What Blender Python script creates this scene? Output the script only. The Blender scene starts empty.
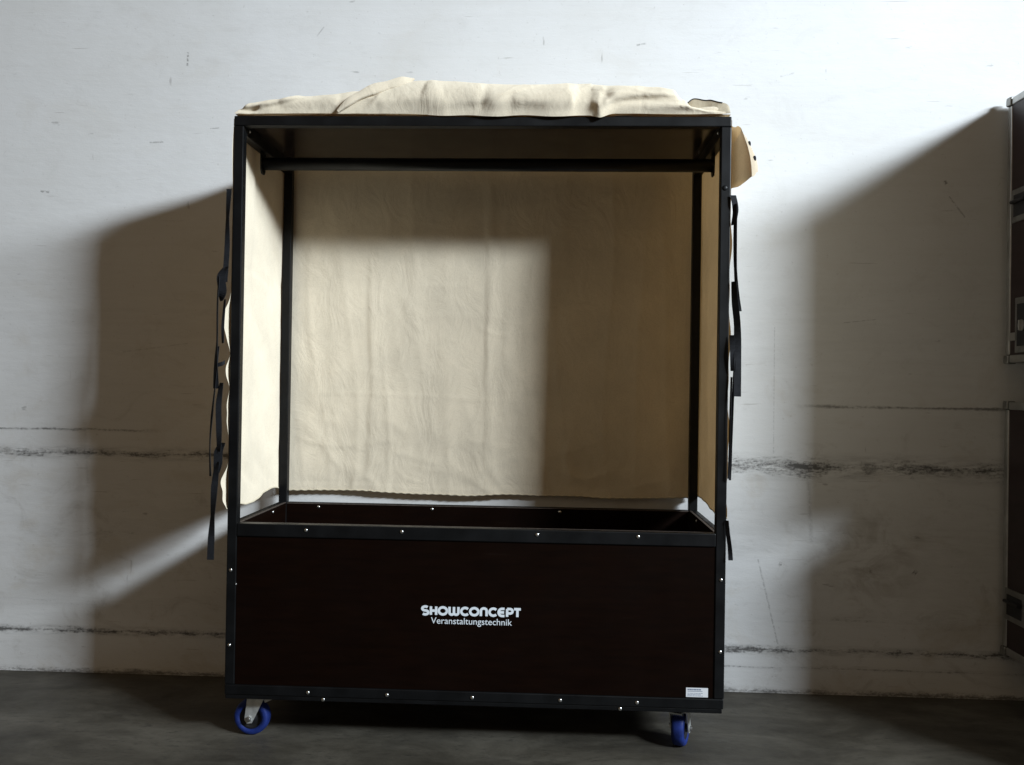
import bpy, bmesh, math, random
from math import sin, cos, pi, radians, exp
from mathutils import Vector, Matrix, noise

random.seed(7)
SC = bpy.context.scene
COL = SC.collection

# ------------------------------------------------------------------ render settings
SC.view_settings.view_transform = 'Standard'
SC.view_settings.look = 'None'
SC.view_settings.exposure = 0.0
SC.view_settings.gamma = 1.0
SC.render.engine = 'CYCLES'
SC.cycles.max_bounces = 8
SC.cycles.diffuse_bounces = 4
SC.cycles.use_denoising = True
SC.render.filter_size = 1.9

# ------------------------------------------------------------------ object helpers
WORLD_ORIGIN = {}

def prop(o, label=None, cat=None, group=None, kind=None):
    if label: o['label'] = label
    if cat: o['category'] = cat
    if group: o['group'] = group
    if kind: o['kind'] = kind
    return o

def thing(name, label, cat, loc, group=None):
    o = bpy.data.objects.new(name, None)
    o.empty_display_size = 0.1
    COL.objects.link(o)
    o.location = loc
    WORLD_ORIGIN[o.name] = Vector(loc)
    return prop(o, label, cat, group)

def obj(name, bm, mat, parent=None, smooth=False, recalc=True):
    """link a bmesh (in world coordinates) as one mesh object with its origin at its own middle"""
    if recalc:
        bmesh.ops.recalc_face_normals(bm, faces=bm.faces)
    lo = Vector((min(v.co.x for v in bm.verts), min(v.co.y for v in bm.verts), min(v.co.z for v in bm.verts)))
    hi = Vector((max(v.co.x for v in bm.verts), max(v.co.y for v in bm.verts), max(v.co.z for v in bm.verts)))
    c = (lo + hi) / 2
    bmesh.ops.translate(bm, verts=bm.verts, vec=-c)
    me = bpy.data.meshes.new(name)
    bm.to_mesh(me)
    bm.free()
    if smooth:
        for p in me.polygons: p.use_smooth = True
    me.materials.append(mat)
    o = bpy.data.objects.new(name, me)
    COL.objects.link(o)
    if parent:
        o.parent = parent
        o.location = c - WORLD_ORIGIN[parent.name]
    else:
        o.location = c
    WORLD_ORIGIN[o.name] = c.copy()
    return o

def copy_tree(o, parent=None):
    c = o.copy()
    COL.objects.link(c)
    if parent: c.parent = parent
    for ch in list(o.children):
        if ch is not c: copy_tree(ch, c)
    return c

def box(bm, x0, x1, y0, y1, z0, z1, bev=0.0, seg=2):
    m = Matrix.Translation(((x0+x1)/2, (y0+y1)/2, (z0+z1)/2)) @ Matrix.Diagonal((abs(x1-x0), abs(y1-y0), abs(z1-z0), 1))
    r = bmesh.ops.create_cube(bm, size=1.0, matrix=m)
    if bev > 0:
        es = list({e for v in r['verts'] for e in v.link_edges})
        bmesh.ops.bevel(bm, geom=es, offset=bev, segments=seg, profile=0.5, affect='EDGES')
    return bm

def B(*a, **k):
    return box(bmesh.new(), *a, **k)

def cyl(bm, p0, p1, r, n=20, r2=None):
    p0, p1 = Vector(p0), Vector(p1)
    d = p1 - p0
    q = d.to_track_quat('Z', 'Y').to_matrix().to_4x4()
    m = Matrix.Translation((p0+p1)/2) @ q
    bmesh.ops.create_cone(bm, cap_ends=True, segments=n, radius1=r, radius2=r if r2 is None else r2, depth=d.length, matrix=m)
    return bm

def lathe(bm, prof, origin, axis='Y', n=40, closed=True):
    """prof: list of (radius, axial); spun round the axis"""
    rings = []
    for k in range(n):
        a = 2*pi*k/n
        ring = []
        for r, h in prof:
            if axis == 'Y': p = Vector((r*cos(a), h, r*sin(a)))
            elif axis == 'Z': p = Vector((r*cos(a), r*sin(a), h))
            else: p = Vector((h, r*cos(a), r*sin(a)))
            ring.append(bm.verts.new(p + Vector(origin)))
        rings.append(ring)
    m = len(prof)
    for k in range(n):
        A, C = rings[k], rings[(k+1) % n]
        for i in range(m if closed else m-1):
            j = (i+1) % m
            bm.faces.new((A[i], A[j], C[j], C[i]))
    return bm

def prism(bm, pts, axis, a0, a1):
    """extrude a polygon along an axis"""
    def P(p, a):
        if axis == 'Y': return (p[0], a, p[1])
        if axis == 'X': return (a, p[0], p[1])
        return (p[0], p[1], a)
    A = [bm.verts.new(P(p, a0)) for p in pts]
    C = [bm.verts.new(P(p, a1)) for p in pts]
    bm.faces.new(A); bm.faces.new(C[::-1])
    for i in range(len(pts)):
        j = (i+1) % len(pts)
        bm.faces.new((A[i], C[i], C[j], A[j]))
    return bm

def stroke2d(bm, pts, w, y0, y1, n_cap=8):
    """a round ended pen stroke in the XZ plane, extruded from y0 to y1; separate quads and discs would overlap, so one outline"""
    pts = [Vector((p[0], p[1])) for p in pts]
    L, R = [], []
    for i, p in enumerate(pts):
        if i == 0: d = pts[1]-p
        elif i == len(pts)-1: d = p-pts[-2]
        else: d = (pts[i+1]-p).normalized() + (p-pts[i-1]).normalized()
        d.normalize()
        nrm = Vector((-d.y, d.x))
        L.append(p+nrm*w/2); R.append(p-nrm*w/2)
    A0 = [bm.verts.new((p.x, y0, p.y)) for p in L]; B0 = [bm.verts.new((p.x, y0, p.y)) for p in R]
    A1 = [bm.verts.new((p.x, y1, p.y)) for p in L]; B1 = [bm.verts.new((p.x, y1, p.y)) for p in R]
    for i in range(len(pts)-1):
        bm.faces.new((A0[i], A0[i+1], B0[i+1], B0[i]))
        bm.faces.new((A0[i], A1[i], A1[i+1], A0[i+1]))
        bm.faces.new((B0[i], B0[i+1], B1[i+1], B1[i]))
    for i in (0, -1):
        bm.faces.new((A0[i], B0[i], B1[i], A1[i]))

def sheet(nu, nv, f):
    """cloth: a grid of points f(u, v), u and v in 0..1"""
    bm = bmesh.new()
    g = [[bm.verts.new(f(i/nu, j/nv)) for j in range(nv+1)] for i in range(nu+1)]
    for i in range(nu):
        for j in range(nv):
            bm.faces.new((g[i][j], g[i+1][j], g[i+1][j+1], g[i][j+1]))
    return bm

def ribbon(pts, width, across, thick=0.0016, sub=5):
    """flat webbing through pts (Catmull-Rom), 'across' a list of width directions, one per point"""
    P = [Vector(p) for p in pts]; Q = [Vector(a).normalized() for a in across]
    out = []
    n = len(P)
    for i in range(n-1):
        p0, p1, p2, p3 = P[max(i-1, 0)], P[i], P[i+1], P[min(i+2, n-1)]
        for k in range(sub + (1 if i == n-2 else 0)):
            t = k/sub
            c = 0.5*((2*p1)+(-p0+p2)*t+(2*p0-5*p1+4*p2-p3)*t*t+(-p0+3*p1-3*p2+p3)*t**3)
            a = Q[i].lerp(Q[i+1], t).normalized()
            out.append((c, a))
    bm = bmesh.new()
    rows = []
    for i, (c, a) in enumerate(out):
        d = (out[min(i+1, len(out)-1)][0]-out[max(i-1, 0)][0]).normalized()
        nn = d.cross(a).normalized()
        rows.append([bm.verts.new(c+a*width/2*s+nn*thick/2*q) for s, q in ((-1, -1), (1, -1), (1, 1), (-1, 1))])
    for i in range(len(rows)-1):
        for k in range(4):
            bm.faces.new((rows[i][k], rows[i][(k+1) % 4], rows[i+1][(k+1) % 4], rows[i+1][k]))
    bm.faces.new(rows[0]); bm.faces.new(rows[-1][::-1])
    return bm

def crease(a, b, k, n=1):
    """ridged noise: soft fields meeting in sharp folds"""
    q = 1-2.2*abs(noise.noise(Vector((a, b, k))))
    return max(-.6, q)**3 if q > 0 else .3*q

def interp(tab, x):
    if x <= tab[0][0]: return tab[0][1]
    for (a, fa), (b, fb) in zip(tab, tab[1:]):
        if x <= b:
            t = (x-a)/(b-a); t = t*t*(3-2*t)
            return fa+(fb-fa)*t
    return tab[-1][1]

def sstep(a, b, x):
    t = max(0.0, min(1.0, (x-a)/(b-a)))
    return t*t*(3-2*t)

def smooth_line(pts, sub=5):
    if len(pts) < 3: return pts
    out = []
    n = len(pts)
    for i in range(n-1):
        p0, p1, p2, p3 = pts[max(i-1, 0)], pts[i], pts[i+1], pts[min(i+2, n-1)]
        for k in range(sub):
            t = k/sub
            out.append(tuple(.5*(2*b+(c-a)*t+(2*a-5*b+4*c-d)*t*t+(3*b-a-3*c+d)*t**3) for a, b, c, d in zip(p0, p1, p2, p3)))
    out.append(pts[-1])
    return out

BOX = {}
def far(x, z, pts, m):
    b = BOX.get(id(pts))
    if b is None:
        b = BOX[id(pts)] = (min(p[0] for p in pts), max(p[0] for p in pts), min(p[1] for p in pts), max(p[1] for p in pts), pts)
    return x < b[0]-m or x > b[1]+m or z < b[2]-m or z > b[3]+m

def ridge(x, z, pts, w, amp, sharp=0.0):
    """height of a fold that runs along a polyline; fades at both ends. sharp>0: one flank steep"""
    if far(x, z, pts, 2.6*w*(1+sharp)): return 0.0
    best = 1e9; bt = 0; side = 0
    n = len(pts)-1
    for i in range(n):
        ax, az = pts[i]; bx, bz = pts[i+1]
        dx, dz = bx-ax, bz-az
        l2 = dx*dx+dz*dz
        t = ((x-ax)*dx+(z-az)*dz)/l2
        tc = max(0, min(1, t))
        d = math.hypot(x-ax-dx*tc, z-az-dz*tc)
        if d < best:
            best = d; bt = (i+tc)/n; side = (x-ax)*dz-(z-az)*dx
    if best > 4*w: return 0.0
    ww = w*(1-sharp) if side > 0 else w*(1+sharp)
    e = sstep(0, .18, bt)*sstep(1, .82, bt)*.85+.15
    return amp*e*exp(-(best/ww)**2)

# ------------------------------------------------------------------ materials
def new_mat(name):
    m = bpy.data.materials.new(name); m.use_nodes = True
    nt = m.node_tree; nt.nodes.clear()
    out = nt.nodes.new('ShaderNodeOutputMaterial')
    return m, nt, out

def N(nt, kind, **kw):
    n = nt.nodes.new(kind)
    for k, v in kw.items():
        if k in n.inputs: n.inputs[k].default_value = v
        else: setattr(n, k, v)
    return n

def ramp(nt, fac, stops):
    r = nt.nodes.new('ShaderNodeValToRGB')
    e = r.color_ramp.elements
    while len(e) < len(stops): e.new(0.5)
    for el, (p, c) in zip(e, stops):
        el.position = p; el.color = (*c, 1) if len(c) == 3 else c
    nt.links.new(fac, r.inputs[0])
    return r

def math_n(nt, op, a, b=None, clamp=False):
    m = nt.nodes.new('ShaderNodeMath'); m.operation = op; m.use_clamp = clamp
    for i, v in enumerate((a, b)):
        if v is None: continue
        if isinstance(v, (int, float)): m.inputs[i].default_value = v
        else: nt.links.new(v, m.inputs[i])
    return m.outputs[0]

def mixc(nt, fac, a, b, mode='MIX'):
    m = nt.nodes.new('ShaderNodeMix'); m.data_type = 'RGBA'; m.blend_type = mode
    for i, v in ((0, fac), (6, a), (7, b)):
        if isinstance(v, (int, float)): m.inputs[i].default_value = v
        elif isinstance(v, tuple): m.inputs[i].default_value = (*v, 1)
        else: nt.links.new(v, m.inputs[i])
    return m.outputs[2]

def coords(nt, scale=(1, 1, 1), loc=(0, 0, 0), rot=(0, 0, 0), kind='Object'):
    t = nt.nodes.new('ShaderNodeTexCoord'); m = nt.nodes.new('ShaderNodeMapping')
    m.inputs['Scale'].default_value = scale; m.inputs['Location'].default_value = loc; m.inputs['Rotation'].default_value = rot
    nt.links.new(t.outputs[kind], m.inputs[0])
    return m.outputs[0]

def noise_n(nt, vec, scale, detail=4, rough=.55, dist=0.0):
    n = N(nt, 'ShaderNodeTexNoise', Scale=scale, Detail=detail, Roughness=rough, Distortion=dist)
    nt.links.new(vec, n.inputs['Vector'])
    return n.outputs['Fac']

def bump(nt, h, strength, dist, normal=None):
    b = N(nt, 'ShaderNodeBump', Strength=strength, Distance=dist)
    nt.links.new(h, b.inputs['Height'])
    if normal: nt.links.new(normal, b.inputs['Normal'])
    return b.outputs[0]

def simple(name, color, rough=.5, metal=0.0, var=.25, vscale=30, spec=.5, bmp=0.0, coat=0.0):
    m, nt, out = new_mat(name)
    p = N(nt, 'ShaderNodeBsdfPrincipled', Metallic=metal)
    p.inputs['Specular IOR Level'].default_value = spec
    p.inputs['Coat Weight'].default_value = coat
    v = coords(nt)
    n = noise_n(nt, v, vscale, 5)
    c = tuple(color)
    r = ramp(nt, n, [(.3, tuple(x*(1-var) for x in c)), (.7, tuple(min(1, x*(1+var)) for x in c))])
    nt.links.new(r.outputs[0], p.inputs['Base Color'])
    rr = ramp(nt, noise_n(nt, v, vscale*.4, 4), [(.3, (max(0, rough-.1),)*3), (.7, (min(1, rough+.1),)*3)])
    nt.links.new(rr.outputs[0], p.inputs['Roughness'])
    if bmp:
        nt.links.new(bump(nt, noise_n(nt, v, vscale*8, 3), bmp, .001), p.inputs['Normal'])
    nt.links.new(p.outputs[0], out.inputs[0])
    return m

def canvas_mat(name, color, transl, rot=False):
    m, nt, out = new_mat(name)
    v = coords(nt)
    blot = noise_n(nt, v, 5, 4)
    c = mixc(nt, ramp(nt, blot, [(.35, (0, 0, 0)), (.7, (1, 1, 1))]).outputs[0], tuple(x*.93 for x in color), tuple(min(1, x*1.05) for x in color))
    # slubs of the weave, in both thread directions
    th = math_n(nt, 'ADD', noise_n(nt, coords(nt, (700, 700, 140)), 1, 2), noise_n(nt, coords(nt, (140, 140, 700)), 1, 2))
    c = mixc(nt, ramp(nt, th, [(.8, (0, 0, 0)), (1.2, (1, 1, 1))]).outputs[0], mixc(nt, 1.0, c, (.90, .89, .87), 'MULTIPLY'), c)
    spots = ramp(nt, noise_n(nt, coords(nt, loc=(3, 1, 2)), 28, 2), [(.74, (0, 0, 0)), (.80, (1, 1, 1))]).outputs[0]
    c = mixc(nt, math_n(nt, 'MULTIPLY', spots, .25), c, (.42, .34, .22))
    crumple = noise_n(nt, coords(nt, (1, 1, .6)), 9, 5, .6, 1.2)
    nrm = bump(nt, crumple, .5, .012)
    nrm = bump(nt, th, .10, .0010, nrm)
    d = N(nt, 'ShaderNodeBsdfDiffuse', Roughness=.6); t = N(nt, 'ShaderNodeBsdfTranslucent')
    nt.links.new(c, d.inputs[0]); nt.links.new(nrm, d.inputs['Normal'])
    tc = mixc(nt, 1.0, c, (.98, .62, .27), 'MULTIPLY')
    nt.links.new(tc, t.inputs[0]); nt.links.new(nrm, t.inputs['Normal'])
    mx = N(nt, 'ShaderNodeMixShader', Fac=transl)
    nt.links.new(d.outputs[0], mx.inputs[1]); nt.links.new(t.outputs[0], mx.inputs[2])
    nt.links.new(mx.outputs[0], out.inputs[0])
    return m

def wall_mat():
    m, nt, out = new_mat('painted_concrete')
    p = N(nt, 'ShaderNodeBsdfPrincipled', Roughness=.75)
    p.inputs['Specular IOR Level'].default_value = .25
    g = nt.nodes.new('ShaderNodeNewGeometry')
    sep = nt.nodes.new('ShaderNodeSeparateXYZ')
    nt.links.new(g.outputs['Position'], sep.inputs[0])
    X, Z = sep.outputs['X'], sep.outputs['Z']
    def vec(scale, loc=(0, 0, 0), rot=(0, 0, 0)):
        mp = nt.nodes.new('ShaderNodeMapping')
        mp.inputs['Scale'].default_value = scale; mp.inputs['Location'].default_value = loc; mp.inputs['Rotation'].default_value = rot
        nt.links.new(g.outputs['Position'], mp.inputs[0])
        return mp.outputs[0]
    base = (.735, .742, .750)
    c = mixc(nt, ramp(nt, noise_n(nt, vec((1, 1, 1)), 1.6, 5, .6), [(.35, (0, 0, 0)), (.7, (1, 1, 1))]).outputs[0], base, (.68, .682, .678))
    # cloudy yellowish hand and rub marks
    st = ramp(nt, noise_n(nt, vec((1, 1, 1.4), (4, 0, 2)), 3.1, 6, .65, .6), [(.56, (0, 0, 0)), (.78, (1, 1, 1))]).outputs[0]
    low = ramp(nt, math_n(nt, 'MULTIPLY', Z, .4), [(.05, (1, 1, 1)), (.75, (.25, .25, .25))]).outputs[0]
    c = mixc(nt, math_n(nt, 'MULTIPLY', math_n(nt, 'MULTIPLY', st, low), .75), c, (.52, .47, .39))
    rub = ramp(nt, noise_n(nt, vec((1.6, 1, 2.4), (8, 0, 5)), 2.2, 7, .72, 1.6), [(.55, (0, 0, 0)), (.74, (1, 1, 1))]).outputs[0]
    c = mixc(nt, math_n(nt, 'MULTIPLY', math_n(nt, 'MULTIPLY', rub, low), .60), c, (.40, .385, .36))
    # faint trowel lines
    tr = noise_n(nt, vec((2.0, 1, 46)), 1, 4, .6)
    c = mixc(nt, math_n(nt, 'MULTIPLY', ramp(nt, tr, [(.50, (0, 0, 0)), (.72, (1, 1, 1))]).outputs[0], .09), c, (.55, .53, .49))
    # fine speckle of dirt in the pores
    sp = ramp(nt, noise_n(nt, vec((1, 1, 1)), 70, 3, .6), [(.66, (0, 0, 0)), (.76, (1, 1, 1))]).outputs[0]
    c = mixc(nt, math_n(nt, 'MULTIPLY', sp, .28), c, (.35, .33, .30))
    # sparse short scrapes
    for sc, loc, rot, thr, col in (((9, 1, 30), (1.3, 0, 2.1), (0, 0, 0), .765, (.16, .15, .15)),
                                   ((26, 1, 7), (7.3, 0, 4.7), (0, .25, 0), .785, (.20, .18, .17)),
                                   ((5, 1, 90), (2.2, 0, 9.4), (0, .03, 0), .74, (.28, .25, .23))):
        s = ramp(nt, noise_n(nt, vec(sc, loc, rot), 1, 3, .55), [(thr-.035, (0, 0, 0)), (thr+.02, (1, 1, 1))]).outputs[0]
        c = mixc(nt, math_n(nt, 'MULTIPLY', s, .40), c, col)
    grit = noise_n(nt, vec((80, 1, 115), (3, 0, 7)), 1, 3, .7)
    # bands rubbed by pallets and cases: height, half width, strength, x-range
    def band(z, hw, streak, thr, strength, xlo, xhi, col=(.06, .057, .055), seed=0.0, smear=.6):
        # a wandering centre line
        wob = math_n(nt, 'MULTIPLY', math_n(nt, 'SUBTRACT', noise_n(nt, vec((1.5, 0, 0), (seed, 0, 0)), 1, 3), .5), hw*.9)
        dz = math_n(nt, 'ABSOLUTE', math_n(nt, 'ADD', math_n(nt, 'SUBTRACT', Z, z), wob))
        fall = math_n(nt, 'SUBTRACT', 1.0, math_n(nt, 'DIVIDE', dz, hw), True)
        n1 = noise_n(nt, vec(streak, (seed, 0, seed)), 1, 5, .74)
        n2 = grit
        pres = noise_n(nt, vec((1.3, 0, 0), (seed*2.3, 0, 0)), 1, 4, .65)
        v = math_n(nt, 'ADD', math_n(nt, 'ADD', math_n(nt, 'MULTIPLY', n1, .62), math_n(nt, 'MULTIPLY', n2, .38)),
                   math_n(nt, 'ADD', math_n(nt, 'MULTIPLY', fall, .26), math_n(nt, 'MULTIPLY', math_n(nt, 'SUBTRACT', pres, .5), .45)))
        rng = ramp(nt, math_n(nt, 'DIVIDE', math_n(nt, 'ADD', X, 10), 20), [((xlo-.12+10)/20, (0, 0, 0)), ((xlo+10)/20, (1, 1, 1)), ((xhi+10)/20, (1, 1, 1)), ((xhi+.12+10)/20, (0, 0, 0))]).outputs[0]
        f = ramp(nt, v, [(thr-.02, (0, 0, 0)), (thr+.16, (1, 1, 1))]).outputs[0]
        f = math_n(nt, 'MULTIPLY', f, math_n(nt, 'MULTIPLY', fall, 3.0, True))
        soft = math_n(nt, 'MULTIPLY', math_n(nt, 'MULTIPLY', fall, ramp(nt, n1, [(.38, (0, 0, 0)), (.65, (1, 1, 1))]).outputs[0]), smear)
        f = math_n(nt, 'MAXIMUM', math_n(nt, 'MULTIPLY', f, strength), soft)
        return math_n(nt, 'MULTIPLY', f, rng), col
    for b in (band(.930, .036, (8, 1, 50), .66, .88, -9, -.3, seed=1.0),
              band(.926, .066, (9, 1, 46), .655, .88, -.3, 9, seed=5.3),
              band(1.029, .014, (5, 1, 80), .66, .8, -9, -1.45, seed=3.1, smear=.25),
              band(1.175, .010, (4, 1, 80), .62, .7, 1.38, 9, seed=8.7, smear=.3),
              band(.177, .026, (12, 1, 60), .65, .88, -9, 9, seed=11.9),
              band(.105, .014, (5, 1, 80), .72, .7, -.5, 9, seed=17.0, smear=.2),
              band(.30, .05, (5, 1, 60), .80, .6, -9, 9, seed=21.0, smear=.10),
              band(.62, .30, (6, 1, 34), .86, .5, -9, 9, seed=25.0, smear=.10),
              band(1.45, .45, (5, 1, 30), .90, .45, -9, 9, seed=29.0, smear=.06),
              band(.006, .022, (9, 1, 40), .62, .8, -9, 9, col=(.10, .095, .09), seed=14.0, smear=.5)):
        c = mixc(nt, b[0], c, b[1])
    # single scratches and knocks: from, to, half width
    def scratch(a, b, hw, strength, col=(.10, .095, .09)):
        ax, az = a; bx, bz = b
        L = math.hypot(bx-ax, bz-az); ux, uz = (bx-ax)/L, (bz-az)/L
        px = math_n(nt, 'SUBTRACT', X, ax); pz = math_n(nt, 'SUBTRACT', Z, az)
        t = math_n(nt, 'ADD', math_n(nt, 'MULTIPLY', px, ux), math_n(nt, 'MULTIPLY', pz, uz))
        d = math_n(nt, 'ABSOLUTE', math_n(nt, 'SUBTRACT', math_n(nt, 'MULTIPLY', px, uz), math_n(nt, 'MULTIPLY', pz, ux)))
        inside = math_n(nt, 'MULTIPLY', math_n(nt, 'GREATER_THAN', t, 0), math_n(nt, 'LESS_THAN', t, L))
        f = math_n(nt, 'MULTIPLY', math_n(nt, 'SUBTRACT', 1.0, math_n(nt, 'DIVIDE', d, hw), True), inside)
        f = math_n(nt, 'MULTIPLY', f, ramp(nt, grit, [(.38, (0, 0, 0)), (.55, (1, 1, 1))]).outputs[0])
        return math_n(nt, 'MULTIPLY', f, strength), col
    for q in (((-1.300, 2.635), (-1.302, 2.575), .006, .8), ((-1.93, 2.04), (-1.89, 2.037), .007, .7), ((-1.46, 2.25), (-1.40, 2.252), .005, .5),
              ((-1.20, 2.31), (-1.16, 2.312), .004, .5), ((1.865, 2.04), (1.93, 1.955), .005, .5), ((1.845, 2.105), (1.855, 2.09), .009, .8),
              ((1.115, .545), (1.20, .20), .005, .45), ((1.17, 1.50), (1.172, .98), .003, .3), ((.59, 2.66), (.63, 2.668), .005, .6),
              ((1.31, .94), (1.33, .62), .012, .25), ((-1.56, 1.36), (-1.28, 1.40), .004, .25), ((-1.72, 1.07), (-1.70, .80), .012, .15),
              ((1.74, .51), (1.752, .50), .016, .8), ((1.565, .507), (1.575, .505), .010, .7), ((1.20, .53), (1.212, .527), .010, .7),
              ((1.18, 2.53), (1.24, 2.545), .005, .35), ((-.75, 2.70), (-.72, 2.74), .004, .4), ((1.45, 1.52), (1.58, 1.535), .003, .4)):
        g_ = scratch(*q)
        c = mixc(nt, g_[0], c, g_[1])
    # a rubbed round patch of grime low on the right
    dx = math_n(nt, 'SUBTRACT', X, 1.55); dz = math_n(nt, 'SUBTRACT', Z, .56)
    rr = math_n(nt, 'SQRT', math_n(nt, 'ADD', math_n(nt, 'MULTIPLY', dx, dx), math_n(nt, 'MULTIPLY', dz, dz)))
    patch = math_n(nt, 'SUBTRACT', 1.0, math_n(nt, 'DIVIDE', rr, .30), True)
    pn = ramp(nt, noise_n(nt, vec((7, 1, 9), (1, 0, 3)), 1, 6, .7, 1.0), [(.45, (0, 0, 0)), (.72, (1, 1, 1))]).outputs[0]
    c = mixc(nt, math_n(nt, 'MULTIPLY', math_n(nt, 'MULTIPLY', patch, pn), .95), c, (.30, .27, .24))
    nt.links.new(c, p.inputs['Base Color'])
    h = math_n(nt, 'ADD', noise_n(nt, vec((1, 1, 3)), 14, 6, .6), math_n(nt, 'MULTIPLY', tr, .2))
    nrm = bump(nt, h, .22, .006)
    nrm = bump(nt, noise_n(nt, vec((1, 1, 1)), 160, 3), .25, .0012, nrm)
    nt.links.new(nrm, p.inputs['Normal'])
    nt.links.new(p.outputs[0], out.inputs[0])
    return m

def floor_mat():
    m, nt, out = new_mat('worn_concrete_floor')
    p = N(nt, 'ShaderNodeBsdfPrincipled')
    p.inputs['Specular IOR Level'].default_value = .35
    v = coords(nt)
    a = noise_n(nt, coords(nt, (1, 2.2, 1)), 2.2, 8, .70, .5)
    c = ramp(nt, a, [(.30, (.030, .0265, .0205)), (.50, (.064, .058, .046)), (.72, (.118, .108, .088))]).outputs[0]
    s = ramp(nt, noise_n(nt, coords(nt, (2.5, 14, 1), rot=(0, 0, .2)), 1, 5, .6), [(.48, (0, 0, 0)), (.75, (1, 1, 1))]).outputs[0]
    c = mixc(nt, math_n(nt, 'MULTIPLY', s, .35), c, (.125, .115, .096))
    k = ramp(nt, noise_n(nt, coords(nt, (1, 2.5, 1)), 26, 5, .7), [(.55, (0, 0, 0)), (.70, (1, 1, 1))]).outputs[0]
    c = mixc(nt, math_n(nt, 'MULTIPLY', k, .7), c, (.03, .028, .025))
    bl = ramp(nt, noise_n(nt, coords(nt, loc=(5, 2, 0)), 3.2, 3, .5, .8), [(.62, (0, 0, 0)), (.70, (1, 1, 1))]).outputs[0]
    c = mixc(nt, math_n(nt, 'MULTIPLY', bl, .35), c, (.034, .031, .027))
    nt.links.new(c, p.inputs['Base Color'])
    r = ramp(nt, noise_n(nt, v, 4, 5), [(.3, (.42, .42, .42)), (.7, (.68, .68, .68))]).outputs[0]
    nt.links.new(r, p.inputs['Roughness'])
    nt.links.new(bump(nt, noise_n(nt, v, 60, 5), .25, .002), p.inputs['Normal'])
    nt.links.new(p.outputs[0], out.inputs[0])
    return m

def ply_mat(name, color, rough, spec=.5):
    m, nt, out = new_mat(name)
    p = N(nt, 'ShaderNodeBsdfPrincipled')
    p.inputs['Specular IOR Level'].default_value = spec
    v = coords(nt, (1, 1, 1))
    n = noise_n(nt, coords(nt, (2, 2, 14)), 3, 6, .6)
    c = ramp(nt, n, [(.3, tuple(x*.75 for x in color)), (.7, tuple(x*1.3 for x in color))]).outputs[0]
    sc = ramp(nt, noise_n(nt, coords(nt, (3, 3, 60), rot=(0, .1, 0)), 1, 3), [(.72, (0, 0, 0)), (.78, (1, 1, 1))]).outputs[0]
    c = mixc(nt, math_n(nt, 'MULTIPLY', sc, .05), c, (.05, .04, .035))
    nt.links.new(c, p.inputs['Base Color'])
    rr = ramp(nt, noise_n(nt, v, 6, 5), [(.3, (rough-.06,)*3), (.7, (rough+.08,)*3)]).outputs[0]
    nt.links.new(rr, p.inputs['Roughness'])
    nt.links.new(bump(nt, noise_n(nt, v, 220, 2), .12, .0006), p.inputs['Normal'])
    nt.links.new(p.outputs[0], out.inputs[0])
    return m

M = dict(
    wall=wall_mat(), floor=floor_mat(),
    frame=simple('black_painted_steel', (.0036, .0041, .0048), .45, 0, .3, 18, .25, .15),
    ply=ply_mat('brown_film_plywood', (.0046, .0016, .0007), .55, .06),
    gloss=ply_mat('smooth_film_plywood', (.016, .011, .009), .16, .5),
    canvas=canvas_mat('cream_canvas', (.83, .752, .61), .11),
    flap=canvas_mat('doubled_canvas', (.66, .585, .46), .20),
    hem=canvas_mat('canvas_hem', (.62, .555, .43), .05),
    strap=simple('black_webbing', (.010, .011, .014), .8, 0, .3, 90, .25, .3),
    zinc=simple('zinc_steel', (.66, .68, .67), .40, .62, .2, 35),
    screw=simple('screw_head', (.75, .76, .76), .28, 1.0, .1, 40),
    tyre=simple('blue_rubber', (.009, .024, .15), .6, 0, .35, 35, .3, .2),
    hub=simple('dark_nylon', (.012, .012, .014), .55, 0, .2, 20, .4),
    white=simple('white_print', (.74, .80, .86), .55, 0, .04, 40, .3),
    paper=simple('sticker_paper', (.72, .74, .78), .5, 0, .04, 40, .3),
    ink=simple('dark_ink', (.03, .03, .04), .6, 0, .1, 40, .2),
    greyink=simple('grey_blue_ink', (.22, .26, .34), .6, 0, .1, 40, .2),
    edge=simple('raw_panel_edge', (.075, .06, .052), .6, 0, .4, 60, .3),
    case=ply_mat('case_laminate', (.018, .0085, .0095), .38, .4),
    alu=simple('aluminium_extrusion', (.46, .46, .45), .42, 1.0, .15, 14),
    dull=simple('dull_zinc', (.30, .30, .29), .45, 1.0, .2, 30),
)

# ------------------------------------------------------------------ setting
WALL_Y = 0.662
fl = obj('floor', B(-9, 9, -11, WALL_Y+.3, -.2, 0), M['floor']); prop(fl, kind='structure')
wl = obj('wall', B(-9, 9, WALL_Y, WALL_Y+.2, -.1, 6.5), M['wall'])
prop(wl, 'white painted concrete wall with dark horizontal scuff bands', 'wall', kind='structure')

# ------------------------------------------------------------------ the cart
W2, D, TOP, RIM, BOT, T = .85, .60, 2.157, .753, .151, .034
cart = thing('costume_cart', 'tall black framed costume cart with dark brown plywood box on blue castors', 'cart', (0, D/2, 0))

def screw(parent, x, y, z, axis='-Y', r=.0065, mat='screw'):
    bm = bmesh.new()
    prof = [(0.0001, 0), (r, 0), (r, -.001), (r*.75, -.0028), (r*.3, -.0036), (.0001, -.0036)]
    lathe(bm, [(a, b) for a, b in prof], (0, 0, 0), 'Y', 14, closed=False)
    rot = {'-Y': Matrix.Identity(4), '+Y': Matrix.Rotation(pi, 4, 'Z'), '+X': Matrix.Rotation(pi/2, 4, 'Z'), '-X': Matrix.Rotation(-pi/2, 4, 'Z')}[axis]
    bmesh.ops.transform(bm, matrix=Matrix.Translation((x, y, z)) @ rot, verts=bm.verts)
    return obj('screw', bm, M[mat], parent, True)

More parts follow.
